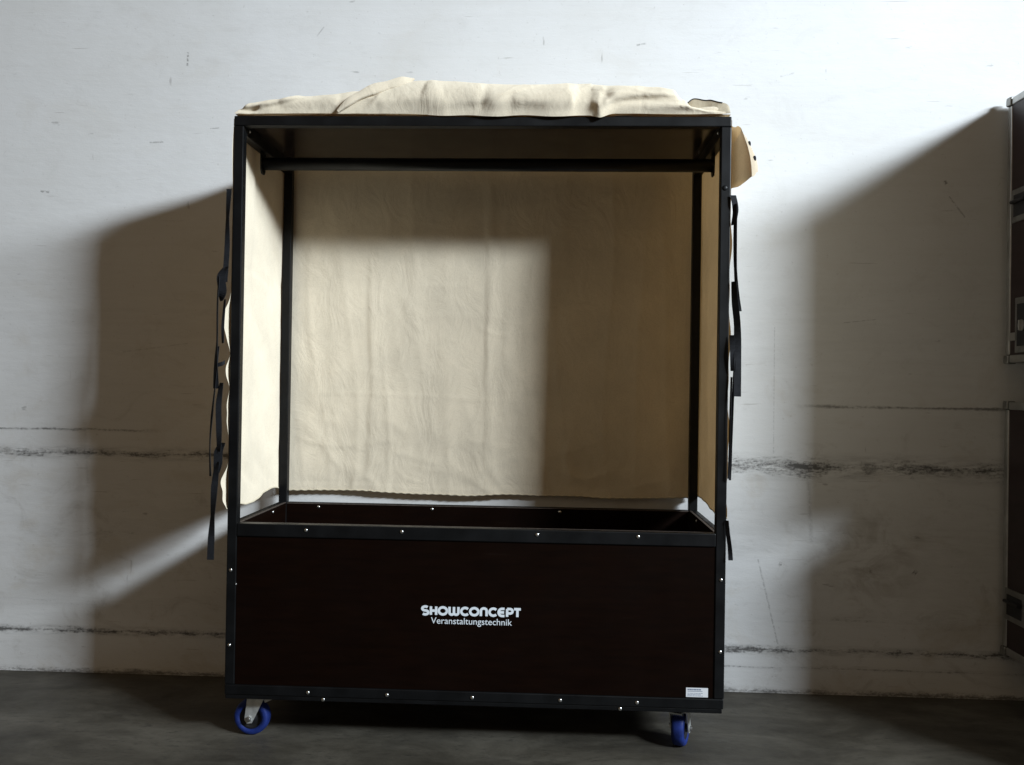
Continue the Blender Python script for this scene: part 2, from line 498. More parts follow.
posts = {}
for sx in (-1, 1):
    for back in (0, 1):
        x0, x1 = sorted((sx*W2, sx*(W2-T)))
        y0, y1 = (D-T, D) if back else (0, T)
        posts[sx, back] = obj('post', B(x0, x1, y0, y1, .2005, TOP-T-.0005, .003), M['frame'], cart)
# top frame
rt = obj('top_rail', B(-W2, W2, 0, T, TOP-T, TOP, .003), M['frame'], cart)
rb = obj('top_rail', B(-W2, W2, D-T, D, TOP-T, TOP, .003), M['frame'], cart)
for sx in (-1, 1):
    x0, x1 = sorted((sx*W2, sx*(W2-T)))
    s = obj('top_rail', B(x0, x1, T+.0005, D-T-.0005, TOP-.060, TOP-.001, .003), M['frame'], cart)
    for yy in (.06, .44):
        screw(s, sx*(W2-T), yy, TOP-T-.004, '+X' if sx < 0 else '-X', .005)
ceil_ = obj('roof_panel', B(-W2+T+.001, W2-T-.001, T+.001, D-T-.001, TOP-.020, TOP-.008), M['gloss'], cart)
# rail for the hangers
hr = bmesh.new()
cyl(hr, (-.828, .25, 2.055), (.838, .25, 2.055), .0235, 28)
rail = obj('clothes_rail', hr, M['frame'], cart, True)
for sx in (-1, 1):
    xa = -.834 if sx < 0 else .838
    bm = bmesh.new()
    prism(bm, [(.225, 2.096), (.275, 2.096), (.272, 2.03), (.262, 2.016), (.238, 2.016), (.228, 2.03)], 'X', xa, xa+sx*-.006+.0)
    obj('rail_bracket', bm, M['frame'], rail)
# box rim
RH = .044
fr = obj('rim_rail', B(-W2+T+.0005, W2-T-.0005, -.002, T-.004, RIM-RH, RIM, .003), M['frame'], cart)
br = obj('rim_rail', B(-W2+T+.0005, W2-T-.0005, D-.024, D, RIM-RH, RIM-.002, .003), M['frame'], cart)
sr = {}
for sx in (-1, 1):
    x0, x1 = sorted((sx*W2, sx*(W2-.022)))
    sr[sx] = obj('rim_rail', B(x0, x1, T+.0005, D-T-.0005, RIM-RH, RIM, .003), M['frame'], cart)
for x, z in ((-.575, .735), (-.245, .737), (.216, .737), (.556, .738)):
    screw(fr, x, -.002, z)
obj('panel_edge', B(-W2+T+.0006, W2-T-.0006, T-.0035, T+.0045, RIM-.010, RIM-.0005), M['edge'], fr)
# base
bf = obj('base_rail', B(-W2+.001, W2-.002, -.002, T, .166, .2, .003), M['frame'], cart)
bb = obj('base_rail', B(-W2+.001, W2-.002, D-T, D, .166, .2, .003), M['frame'], cart)
for sx in (-1, 1):
    x0, x1 = sorted((sx*(W2-.001), sx*(W2-T)))
    obj('base_rail', B(x0, x1, T+.0005, D-T-.0005, .166, .2, .003), M['frame'], cart)
for x in (-.559, -.287, .004, .302, .56): screw(bf, x, -.002, .181)
bp = obj('base_plate', B(-W2+.003, W2-.006, .001, D-.001, BOT, .1655, .002), M['frame'], cart)
for x in (-.507, .504): screw(bp, x, .001, .1575)
for sx, zs in ((-1, (.592, .335)), (1, (.599, .358))):
    for z in zs: screw(posts[sx, 0], sx*.835, 0, z, r=.006)
screw(posts[-1, 0], -.815, 0, .545, r=.003)
screw(posts[1, 0], .830, 0, 1.916, r=.009, mat='frame')
# plywood box
fp = obj('front_panel', B(-W2+T+.0006, W2-T-.0006, .004, .013, .2006, RIM-RH-.0006), M['ply'], cart)
bpn = obj('back_panel', B(-W2+T+.0006, W2-T-.0006, D-.0335, D-.0245, .2006, RIM-.006), M['ply'], cart)
obj('panel_edge', B(-W2+T+.0006, W2-T-.0006, D-.0335, D-.0245, RIM-.0058, RIM-.0035), M['edge'], bpn)
for x in (-.684, -.218, .30): screw(bpn, x, D-.0335, .735)
for sx in (-1, 1):
    x0, x1 = sorted((sx*(W2-.0225), sx*(W2-.0315)))
    sp = obj('side_panel', B(x0, x1, T+.0006, D-T-.0006, .2006, RIM-.004), M['ply'], cart)
    obj('panel_edge', B(x0, x1, T+.0006, D-T-.0006, RIM-.0038, RIM-.0015), M['edge'], sp)
    screw(sp, sx*(W2-.0315), .40, .735, '+X' if sx < 0 else '-X')
obj('floor_panel', B(-W2+T+.0006, W2-T-.0006, T+.0006, D-T-.0006, .17, .19), M['ply'], cart)

# ---- lettering on the front panel: fat round letters built from pen strokes
def arc(cx, cz, rx, rz, a0, a1, n=14):
    return [(cx+rx*cos(radians(a0+(a1-a0)*i/n)), cz+rz*sin(radians(a0+(a1-a0)*i/n))) for i in range(n+1)]
def letter(ch):
    w = .78
    if ch == 'S': return [arc(.36, .735, .30, .235, 40, 270, 12)[:-1]+arc(.36, .265, .30, .235, 90, -140, 12)], .72
    if ch == 'H': return [[(.1, 0), (.1, 1)], [(.62, 0), (.62, 1)], [(.1, .5), (.62, .5)]], .72
    if ch == 'O': return [arc(.46, .5, .40, .42, 0, 360, 24)], .92
    if ch == 'W': return [[(.1, 1)]+arc(.32, .33, .22, .25, 180, 360, 10)+[(.54, 1)], [(.54, 1)]+arc(.76, .33, .22, .25, 180, 360, 10)+[(.98, 1)]], 1.08
    if ch == 'C': return [arc(.46, .5, .38, .42, 42, 318, 18)], .80
    if ch == 'N': return [[(.1, 0)]+arc(.38, .62, .28, .30, 180, 0, 12)+[(.66, 0)]], .76
    if ch == 'E': return [[(.66, .92)]+arc(.42, .5, .34, .42, 90, 270, 14)+[(.66, .08)], [(.1, .5), (.62, .5)]], .72
    if ch == 'P': return [[(.1, 0), (.1, .92)], [(.1, .92), (.36, .92)]+arc(.38, .66, .25, .26, 80, -80, 10)+[(.1, .40)]], .68
    if ch == 'T': return [[(.0, .92), (.66, .92)], [(.33, .92), (.33, 0)]], .66
word = 'SHOWCONCEPT'
tot = sum(letter(c)[1] for c in word)+.10*(len(word)-1)
sx_ = .338/tot; sz_ = .0285
x = -.1735
bm = bmesh.new()
k = 0
for ch in word:
    st, adv = letter(ch)
    for s_ in st:
        d = .00012*(k % 3)                 # crossing strokes of one letter stay a hair apart
        k += 1
        stroke2d(bm, [(x+px*sx_, .456+pz*sz_) for px, pz in s_], .0084, .0032-d, .0042)
    x += (adv+.10)*sx_
lt = obj('lettering', bm, M['white'], fp)
lt['label'] = 'fat white rounded lettering reading SHOWCONCEPT'
def text_bm(body, width, x0, z0, y):
    cu = bpy.data.curves.new('text', 'FONT'); cu.body = body; cu.size = .03; cu.extrude = .0004; cu.resolution_u = 4
    o = bpy.data.objects.new('text', cu); COL.objects.link(o)
    bpy.context.view_layer.update()
    me = bpy.data.meshes.new_from_object(o.evaluated_get(bpy.context.evaluated_depsgraph_get()))
    bpy.data.objects.remove(o); bpy.data.curves.remove(cu)
    b = bmesh.new(); b.from_mesh(me); bpy.data.meshes.remove(me)
    xs = [v.co.x for v in b.verts]
    s = width/(max(xs)-min(xs)); mn = min(xs)
    for v in b.verts: v.co = Vector((x0+(v.co.x-mn)*s, y-v.co.z, z0+v.co.y*s))
    return b
lt2 = obj('lettering', text_bm('Veranstaltungstechnik', .276, -.141, .4265, .0036), M['white'], fp)
lt2['label'] = 'thin white lettering reading Veranstaltungstechnik'
stk = obj('sticker', B(.724, .797, .0030, .0042, .2035, .2345), M['paper'], fp)
bm = bmesh.new()
xx = .729
for wd in (.006, .009, .005, .011, .007, .008):
    box(bm, xx, xx+wd-.0012, .0026, .0032, .2265, .2310); xx += wd
box(bm, .729, .779, .0026, .0032, .2222, .2240)
stk_h = bm
xx = .729
for zz, ws in ((.2165, (.008, .012, .006, .010, .009, .007)), (.2120, (.010, .007, .012, .006, .011)), (.2078, (.006, .011, .009, .008, .012, .007))):
    xx = .729
    for wd in ws:
        box(bm, xx, xx+wd-.0015, .0026, .0032, zz-.0008, zz+.0008); xx += wd
obj('sticker_print', bm, M['greyink'], fp)

# ---- castors
def make_caster():
    c0 = Vector((-.757, .085, 0))
    WORLD_ORIGIN['caster_origin'] = c0
    bm = bmesh.new()
    X, Y = c0.x, c0.y
    off = -.022                                            # trail of the wheel behind the pivot
    box(bm, X-.052, X+.052, Y-.044, Y+.044, BOT-.0045, BOT-.0006, .0015)
    cyl(bm, (X, Y, BOT-.016), (X, Y, BOT-.0046), .030, 24)
    box(bm, X-.030, X+.030, Y-.030, Y+.030, BOT-.0215, BOT-.0165, .002)
    for s in (-1, 1):
        yy = Y+s*.030
        prism(bm, [(X-.030, BOT-.017), (X+.030, BOT-.017), (X+off+.016, .060), (X+off+.010, .048), (X+off-.008, .046), (X+off-.017, .058)], 'Y', yy-.0016, yy+.0016)
    c = obj('caster', bm, M['zinc'], cart)
    wb = bmesh.new()
    R = .0625; h = .021
    ctr = (X+off, Y, R)
    lathe(wb, [(.040, -h), (.056, -h), (.0605, -h*.8), (R, -h*.35), (R, h*.35), (.0605, h*.8), (.056, h), (.040, h)], ctr, 'Y', 48)
    obj('tyre', wb, M['tyre'], c, True)
    hb = bmesh.new()
    lathe(hb, [(.006, -h*1.1), (.014, -h*1.1), (.016, -h*.55), (.034, -h*.55), (.0398, -h*.9), (.0398, h*.9), (.034, h*.55), (.016, h*.55), (.014, h*1.1), (.006, h*1.1)], ctr, 'Y', 40)
    obj('hub', hb, M['hub'], c, True)
    ab = bmesh.new()
    cyl(ab, (X+off, Y-.040, R), (X+off, Y+.040, R), .0056, 16)
    for s in (-1, 1):
        cyl(ab, (X+off, Y+s*.0318, R), (X+off, Y+s*.0375, R), .0105, 6)
    obj('axle_bolt', ab, M['screw'], c)
    pb = bmesh.new()
    prism(pb, [(X+.026, BOT-.024), (X+.058, BOT-.010), (X+.064, BOT-.012), (X+.060, BOT-.019), (X+.030, BOT-.034)], 'Y', Y-.020, Y+.020)
    obj('brake_pedal', pb, M['screw'], c)
    return c
cas = make_caster()
cart_o = Vector((0, D/2, 0))
piv = Vector((-.757, .085))
# the finished castor is copied to the other corners and turned about its own pivot
off_c = cas.location.copy()
base = Vector((piv.x, piv.y, 0))-cart_o
for (px, py, a) in ((.716, .088, radians(-111)), (-.757, .505, radians(150)), (.742, .51, radians(35))):
    c = copy_tree(cas, cart)
    R = Matrix.Rotation(a, 3, 'Z')
    c.location = Vector((px, py, 0))-cart_o + R @ (off_c-base)
    c.rotation_euler = (0, 0, a)
# small own turn for the first one, about its pivot
a = radians(-4)
R = Matrix.Rotation(a, 3, 'Z')
cas.location = base + R @ (off_c-base); cas.rotation_euler = (0, 0, a)

# ------------------------------------------------------------------ the canvas cover
cover = thing('canvas_cover', 'cream canvas cover with black ties hung round the cart, front flap thrown on top', 'cover', (0, D/2, RIM))
def wob(x, z, s, k=0.0):
    return noise.noise(Vector((x*s+k, z*s-k, k*1.7)))

BACK = [  # (polyline in x,z), width, height, sharpness
    ([(-.49, 1.86), (-.485, 1.50), (-.475, 1.20), (-.48, .82)], .026, .0065, .55),
    ([(-.63, 1.75), (-.645, 1.40), (-.64, 1.05)], .045, .004, .3),
    ([(-.73, 1.82), (-.725, 1.3), (-.735, .95)], .035, .003, .3),
    ([(-.33, 1.90), (-.325, 1.65), (-.33, 1.30)], .040, .003, .3),
    ([(-.01, 2.05), (.0, 1.70), (-.005, 1.30), (0.0, .84)], .022, .0055, .6),
    ([(.07, 2.0), (.075, 1.5), (.07, .9)], .030, .0035, .4),
    ([(-.17, 1.85), (-.165, 1.4), (-.17, .95)], .060, .004, .2),
    ([(-.81, 1.208), (-.5, 1.200), (-.2, 1.190), (.16, 1.178)], .006, .0022, .4),
    ([(-.05, 1.49), (.02, 1.455), (.09, 1.45)], .010, .002, .3),
    ([(-.36, 1.62), (-.33, 1.52), (-.27, 1.46)], .016, .0028, .3),
    ([(-.40, 1.55), (-.36, 1.50), (-.30, 1.41)], .012, .002, .4),
    ([(-.80, 1.10), (-.72, 1.05), (-.66, .97)], .022, .0035, .4),
    ([(-.81, 1.02), (-.66, .985), (-.5, .99), (-.36, 1.01)], .016, .0035, .45),
    ([(-.66, .93), (-.56, .90), (-.44, .82)], .018, .0035, .4),
    ([(-.40, .96), (-.28, .93), (-.12, .90)], .014, .003, .4),
    ([(-.28, .89), (-.12, .87), (.03, .80)], .018, .0035, .4),
    ([(-.03, 1.00), (.01, .90), (.08, .81)], .018, .004, .4),
    ([(-.76, .86), (-.6, .84), (-.5, .86)], .014, .0022, .2),
    ([(-.50, .86), (-.45, .82), (-.42, .80)], .014, .003, .2),
    ([(.14, .96), (.30, .90), (.45, .83)], .022, .0035, .4),
    ([(.20, .93), (.40, 1.0), (.55, 1.06)], .012, .0022, .3),
    ([(.30, 2.0), (.27, 1.6), (.30, 1.2)], .05, .004, .2),
    ([(.60, 1.95), (.62, 1.5), (.58, 1.1)], .06, .004, .2),
    ([(.35, 2.12), (.42, 2.03), (.52, 2.0)], .02, .003, .3),
]
BACK = [(smooth_line(a), b, c, d) for a, b, c, d in BACK]
def back_f(u, v):
    x = -.848+1.696*u
    zb = .796+.003*sin(x*9)+.004*wob(x, 0, 7, 3)-.006*sstep(-.7, -.3, x)+.004*sstep(.5, .85, x)
    z = zb+(2.165-zb)*v
    y = .604+.016*(1-v)**3+.004*(1-v)*sin(x*7.3)
    r = 0.0
    xr = x+.016*wob(x*.4, z, 2.2, 12)+.005*wob(x, z, 8, 13); zr = z+.012*wob(x, z*.4, 2.6, 14)+.003*wob(x, z, 9, 15)
    for pts, w, a, s in BACK: r += ridge(xr, zr, pts, w, a*(.75+.8*wob(x, z, 3.3, 16)), s)
    r += .006*wob(x, z*.45, 3.1, 1)+.0022*wob(x, z*.7, 11, 5)
    lowz = .45+.55*sstep(1.25, .85, z)
    ww = .4*wob(x, z, 4, 21)
    r += lowz*(.0034*crease(x*4.2-z*2.6+ww, z*5.5+x*1.5, 2.7)+.0018*crease(x*9+z*5+ww, z*9-x*3, 6.6)+.0007*crease(x*22+ww, z*17, 4.4))
    r += .0030*crease(x*7+.6*wob(x*.5, z*.6, 2, 22), z*.8, 9.2)
    pin = sstep(0, .06, u)*sstep(1, .94, u)
    y += .008+(-r)*pin*.9
    if v < .02: y -= .0015
    return (x, y, z)
bk = obj('back_sheet', sheet(200, 160, back_f), M['canvas'], cover, True, recalc=False)

def hem_rope(nm, fn, n, r, mat, parent):
    bm = bmesh.new(); rows = []
    P = [Vector(fn(i/n)) for i in range(n+1)]
    for i, p in enumerate(P):
        d = (P[min(i+1, n)]-P[max(i-1, 0)]).normalized()
        q = d.to_track_quat('Z', 'Y')
        rows.append([bm.verts.new(p+q @ Vector((r*cos(a*pi/3), r*sin(a*pi/3), 0))) for a in range(6)])
    for i in range(n):
        for a in range(6):
            bm.faces.new((rows[i][a], rows[i][(a+1) % 6], rows[i+1][(a+1) % 6], rows[i+1][a]))
    bm.faces.new(rows[0]); bm.faces.new(rows[-1][::-1])
    return obj(nm, bm, M[mat], parent, True)
def bhem(t):
    x, y, z = back_f(t, 0.0)
    return (x, y-.001, z+.002+.0013*sin(t*330))
hem_rope('hem', bhem, 320, .0028, 'hem', bk)

SIDE = [
    ([(.08, 2.05), (.10, 1.70), (.13, 1.2), (.12, .9)], .03, .006, .3),
    ([(.30, 2.05), (.27, 1.60), (.30, 1.0)], .05, .008, .2),
    ([(.45, 1.9), (.48, 1.4), (.44, .9)], .035, .006, .3),
    ([(.05, 1.62), (.25, 1.66), (.50, 1.60)], .014, .003, .3),
    ([(.06, .98), (.20, .90), (.34, .83)], .025, .006, .4),
    ([(.30, .95), (.42, .88), (.55, .82)], .03, .006, .4),
]
def bump1(z, c, w): return exp(-((z-c)/w)**4)
def side_f(sx):
    def f(u, v):
        y = .003+.607*u
        if sx < 0:
            zb = .794+.010*sin(y*14+.6)+.014*sstep(.2, .45, y)-.010*sstep(.45, .6, y)+.006*wob(y, 0, 14, 4)
        else:
            zb = .795-.012*sin(y*8)+.012*sstep(.15, .0, y)+.005*wob(y, 0, 12, 9)
        z = zb+(2.148-zb)*v
        r = 0
        for pts, w, a, s in SIDE: r += ridge(y, z, pts, w, a, s)
        r += .005*wob(y, z*.5, 4.0, 2 if sx < 0 else 7)+.0015*wob(y, z, 15, 3)+.003*crease(y*6+.4*wob(y, z, 4, 3), z*2.2, 1.9)+.0015*crease(y*11-z*4, z*6, 7.9)
        x = .8515+.008*sin(pi*min(1, max(0, u)))+r*sstep(0, .12, u)*sstep(1, .92, u)
        # free front edge stands off outside the post
        if sx < 0 and u < .06:
            k = sstep(.06, 0, u)
            fl = .004*bump1(z, 2.02, .09)+.020*bump1(z, 1.445, .075)+.011*bump1(z, 1.275, .04)+.008*bump1(z, 1.13, .06)+.021*bump1(z, .875, .06)
            fl *= .62+.25*wob(z, 1, 26, 2)
            x += k*fl; y -= 1.6*k*fl
        elif u < .10:
            k = sstep(.10, 0, u)
            x += k*sstep(.79, .85, z)*sstep(1.87, 1.81, z)*(.001+.003*sin(z*19)+.002*sin(z*41))
        return (sx*x, y, z)
    return f
for sx in (-1, 1):
    s = obj('side_sheet', sheet(70, 150, side_f(sx)), M['canvas'], cover, True, recalc=False)
    fs = side_f(sx)
    hem_rope('hem', lambda t, fs=fs: tuple(Vector(fs(t, 0))+Vector((0, 0, .002))), 90, .0028, 'hem', s)

# the sheet that lies on the roof, seen as a pale edge above the front rail
def roof_f(u, v):
    x = -.846+1.692*u
    y = -.002+.606*v
    return (x, y, TOP+.0055+.002*wob(x, y, 6, 2)+.0015*sin(x*11))
rf = sheet(120, 16, roof_f)
r_ = bmesh.ops.solidify(rf, geom=rf.faces[:], thickness=.0048)
obj('roof_sheet', rf, M['canvas'], cover, False)

# front flap rolled up and thrown on the roof
HT = [(-.850, .010), (-.835, .030), (-.80, .055), (-.72, .068), (-.63, .076), (-.52, .086), (-.44, .098), (-.34, .116), (-.25, .136), (-.21, .139), (-.10, .134), (0, .126),
      (.15, .122), (.376, .126), (.45, .121), (.52, .116), (.60, .112), (.655, .102), (.69, .070), (.72, .040), (.78, .026), (.83, .016)]
# soft swells: x and height above the roof: polyline, width, height, sharpness
FOLD = [
    ([(-.70, .045), (-.58, .050), (-.48, .055)], .030, .010, .2),
    ([(-.36, .018), (-.24, .050), (-.12, .075)], .035, .010, .2),
    ([(-.20, .10), (-.10, .085), (.02, .075)], .05, .016, .1),
    ([(.00, .03), (.12, .055), (.24, .070), (.34, .085)], .040, .024, .2),
    ([(.10, .030), (.24, .035), (.33, .035)], .03, .012, .2),
    ([(.405, -.004), (.398, .030), (.402, .070), (.42, .110)], .018, .010, .3),
    ([(.41, .022), (.46, .052), (.56, .068), (.66, .070)], .018, .014, .3),
    ([(.43, .052), (.50, .085), (.60, .098), (.68, .088)], .024, .016, .3),
    ([(.40, .004), (.50, .014), (.62, .018), (.74, .020)], .013, .018, .2),
]
# overhanging edges: the cloth above (left of the direction of travel) lies over the cloth below it: polyline, edge width, overhang, reach
LAP = [
    ([(-.83, .016), (-.77, .022), (-.70, .034), (-.58, .062)], .006, .012, .030),
    ([(-.285, .004), (-.16, .018), (-.02, .034), (.08, .056), (.17, .092), (.25, .118)], .007, .008, .05),
    ([(.40, .010), (.43, .032), (.50, .048), (.60, .056), (.68, .058)], .006, .010, .030),
    ([(.41, .070), (.47, .085), (.56, .096)], .006, .006, .03),
]
FOLD = [(smooth_line(a), b, c, d) for a, b, c, d in FOLD]
LAP = [(smooth_line(a), b, c, d) for a, b, c, d in LAP]
def lap(x, z, pts, w, amp, reach):
    if far(x, z, pts, 3*reach): return 0.0
    best = 1e9; bt = 0; sg = 0
    n = len(pts)-1
    for i in range(n):
        ax, az = pts[i]; dx, dz = pts[i+1][0]-ax, pts[i+1][1]-az
        t = ((x-ax)*dx+(z-az)*dz)/(dx*dx+dz*dz)
        tc = max(0, min(1, t))
        d = math.hypot(x-ax-dx*tc, z-az-dz*tc)
        if d < best: best = d; bt = (i+tc)/n; sg = 1 if (dx*(z-az)-dz*(x-ax)) > 0 else -1
    if best > 3*reach: return 0.0
    d = best*sg
    e = sstep(0, .15, bt)*sstep(1, .8, bt)
    return amp*e*sstep(-w, w, d)*exp(-(max(0, d)/reach)**2)
def hollow(x, z):
    # the dark pocket left of the pinch and the ones at the left corner
    a = exp(-(((x-.345)/.055)**2+((z-.012)/.018)**2))*.010
    b = exp(-(((x+.790)/.035)**2+((z-.008)/.014)**2))*.022
    c = exp(-(((x+.18)/.13)**2+((z-.002)/.010)**2))*.012
    return a+b+c
def bund_f(u, v):
    x = -.848+(1.676)*u
    h = interp(HT, x)
    a = v*pi
    hs = sin(a)**.75 if a < pi/2 else sin(a)**1.2
    z = h*hs
    if v <= .5: y = .095-.095*cos(a)**.9
    else: y = .095+.43*(1-sin(a))*(.85+.15*sin(x*5))
    r = 0
    zf = z if v <= .5 else h
    if v < .8:
        for f_ in FOLD: r += ridge(x, zf, *f_)
        for f_ in LAP: r += lap(x, zf, *f_)
        r -= hollow(x, zf)
    d1 = x*.8-z*1.6 if x < .38 else x*.25+z*2.2        # run of the small folds
    d2 = x*.35+z*.5
    w_ = .5*wob(x, z, 9, 4)
    r += .006*wob(x, z*1.5, 6, 2)
    cs = 1-.6*sstep(-.30, -.20, x)*sstep(.42, .34, x)
    sag = sstep(-.26, -.05, x)*sstep(.46, .40, x)
    r += cs*.0080*crease(d1*8+w_, d2*4, 3.1)+cs*.0030*crease(d1*15+w_, d2*8+w_, 8.4)+.0008*crease(x*24+w_, z*40, 5.5)
    fade = sstep(.8, .55, v)*(.35+.65*sstep(0, .08, v))
    pinch = .009*exp(-((x-.405)/.022)**2)*sstep(.22, 0, v)
    y -= max(-.07, r)*fade + pinch
    z += .15*r*fade*sstep(.25, .5, v) - pinch*.95
    low = sag*sstep(.16, 0, v)*(.75+.25*sin(x*31))
    return (x, y-.001-.011*low, TOP+.0075+max(z, -.016)-.013*low)
obj('folded_flap', sheet(380, 64, bund_f), M['canvas'], cover, True, recalc=False)

# a fold of the flap rolled into a slack rope that climbs across the front of the bundle
DR = smooth_line([(-.485, -.003), (-.44, .034), (-.385, .066), (-.33, .090), (-.285, .108), (-.235, .133)], 8)
def diag_f(u, v):
    i = min(int(u*(len(DR)-1)), len(DR)-2); t = u*(len(DR)-1)-i
    cx = DR[i][0]+(DR[i+1][0]-DR[i][0])*t; cz = DR[i][1]+(DR[i+1][1]-DR[i][1])*t
    dx, dz = DR[i+1][0]-DR[i][0], DR[i+1][1]-DR[i][1]; l = math.hypot(dx, dz); nx, nz = -dz/l, dx/l
    r = interp([(0, .005), (.25, .015), (.6, .019), (.85, .016), (1, .004)], u)*(1+.12*sin(u*17))
    a = 2*pi*v
    y0 = -.008+4.0*cz*cz
    k = r*(cos(a)+.25*cos(2*a))
    return (cx+nx*k, y0-.011-1.0*r*sin(a)*.8, TOP+.012+cz+nz*k)
obj('rolled_fold', sheet(70, 18, diag_f), M['canvas'], cover, True)

# stiff folded corner with black edging at the right end of the roll
def tri_f(u, v):
    # u along x, v up
    x = .672+.172*u
    top = interp([(0, .030), (.12, .050), (.36, .075), (.62, .062), (.88, .042), (.96, .038), (1, .026)], u)
    z = .001+(top-.001)*v
    y = .055-.062*u+.03*v+.010*sin(u*5)*v-.010*exp(-((u-.60-.25*v)/.10)**2)*v
    return (x, y, TOP+.008+z)
tri = obj('folded_corner', sheet(40, 20, tri_f), M['hem'], cover, True, recalc=False)
hem_rope('edging', lambda t: tuple(Vector(tri_f(.06+.80*t, 1.0))), 40, .0022, 'strap', tri)
def roll_f(u, v):
    x = .46+.365*u
    a = 2*pi*v
    rr = .011+.004*sin(u*9)+.002*sin(u*23)
    zc = interp([(0, .006), (.35, .016), (.8, .018), (1, .020)], u)
    return (x, .012-.35*rr*cos(a)*1.6+.01*u, TOP+.008+zc+rr*sin(a)*.75)
obj('rolled_hem', sheet(60, 14, roll_f), M['canvas'], cover, True, recalc=False)

# corner of the flap that hangs down beside the right post
def hang_f(u, v):
    # u: 0 by the post .. 1 free edge, v: 0 bottom .. 1 top; the first half comes towards the viewer, the second folds back out
    if u < .55:
        t = u/.55
        xb = .862+.052*t; yb = .085-.105*t+.02*sin(pi*t)
    else:
        t = (u-.55)/.45
        xb = .914+.034*t; yb = -.020+.060*t-.008*sin(pi*t)
    xt = .862+.040*u; yt = yb*.6+.03
    bow = sin(pi*v)*.010*sstep(.2, .8, u)
    x = xb+(xt-xb)*v**1.3+bow
    y = yb+(yt-yb)*v
    zt = interp([(0, 2.150), (.35, 2.138), (.7, 2.118), (1, 2.100)], u)
    zb = interp([(0, 1.930), (.30, 1.936), (.55, 1.948), (1, 1.978)], u)
    return (x, y, zb+(zt-zb)*v+.004*wob(u*2, v*2, 3))
hg = obj('hanging_corner', sheet(36, 30, hang_f), M['flap'], cover, True, recalc=False)
for vv in (.72, .36):
    p = Vector(hang_f(.78, vv))
    b = bmesh.new()
    lathe(b, [(.0035, -.002), (.0085, -.002), (.0085, .002), (.0035, .002)], (0, 0, 0), 'Y', 18)
    bmesh.ops.transform(b, matrix=Matrix.Translation(p+Vector((.0005, -.0008, 0))) @ Matrix.Rotation(radians(56), 4, 'Z'), verts=b.verts)
    obj('eyelet', b, M['strap'], hg, True)

# black webbing ties; points are (x, y, z), last list the width direction
def tie(pts, width, across): return obj('tie_strap', ribbon(pts, width, across), M['strap'], cover)
e = (1, 0, 0); q = (.55, -.83, 0); s45 = (.8, -.6, 0); fw = (.15, -1, 0)
# left post
tie([(-.857, -.016, 1.90), (-.860, -.018, 1.80), (-.860, -.018, 1.70), (-.866, -.018, 1.58)], .018, [e, s45, e, e])
tie([(-.862, -.018, 1.632), (-.878, -.020, 1.600), (-.874, -.018, 1.55), (-.876, -.018, 1.515)], .030, [s45, e, e, q])
tie([(-.887, -.016, 1.600), (-.890, -.018, 1.50), (-.889, -.018, 1.38), (-.892, -.018, 1.30), (-.890, -.018, 1.215)], .020, [q, q, q, s45, e])
tie([(-.886, -.014, 1.36), (-.892, -.018, 1.24), (-.902, -.020, 1.12), (-.908, -.018, 1.02), (-.905, -.016, .915)], .012, [s45, q, s45, q, s45])
tie([(-.862, -.015, 1.306), (-.870, -.020, 1.300), (-.884, -.020, 1.296)], .014, [(0, 0, 1)]*3)
tie([(-.868, -.026, 1.235), (-.876, -.028, 1.16), (-.874, -.027, 1.08), (-.872, -.028, 1.00)], .020, [s45, e, e, s45])
tie([(-.862, -.024, 1.52), (-.867, -.026, 1.43), (-.866, -.026, 1.37)], .010, [s45, e, s45])
tie([(-.864, -.018, 1.030), (-.876, -.022, 1.000), (-.878, -.020, .960), (-.884, -.018, .925)], .030, [s45, e, e, s45])
tie([(-.880, -.020, .965), (-.888, -.022, .88), (-.893, -.021, .78), (-.897, -.020, .70), (-.898, -.021, .630)], .023, [s45, e, s45, e, e])
# right post
tie([(.856, -.006, 1.890), (.862, -.010, 1.86), (.864, -.010, 1.83), (.858, -.008, 1.79)], .020, [e, e, s45, q])
tie([(.864, -.014, 1.86), (.863, -.016, 1.74), (.865, -.018, 1.64), (.872, -.018, 1.56), (.881, -.018, 1.500)], .013, [q, s45, q, s45, e])
tie([(.862, -.012, 1.60), (.866, -.014, 1.53), (.874, -.016, 1.45), (.876, -.018, 1.34), (.877, -.018, 1.215)], .024, [q, s45, s45, e, e])
tie([(.857, -.012, 1.42), (.860, -.016, 1.36), (.862, -.016, 1.30)], .018, [s45, e, s45])
tie([(.866, -.014, 1.30), (.862, -.014, 1.16), (.860, -.014, 1.05), (.857, -.012, .935)], .008, [q, s45, q, e])
tie([(.858, -.012, 1.28), (.855, -.014, 1.14), (.855, -.014, 1.02), (.853, -.012, .94)], .008, [q, q, s45, e])
tie([(.850, -.008, .80), (.853, -.010, .76), (.860, -.012, .71), (.863, -.013, .668)], .015, [q, s45, s45, e])

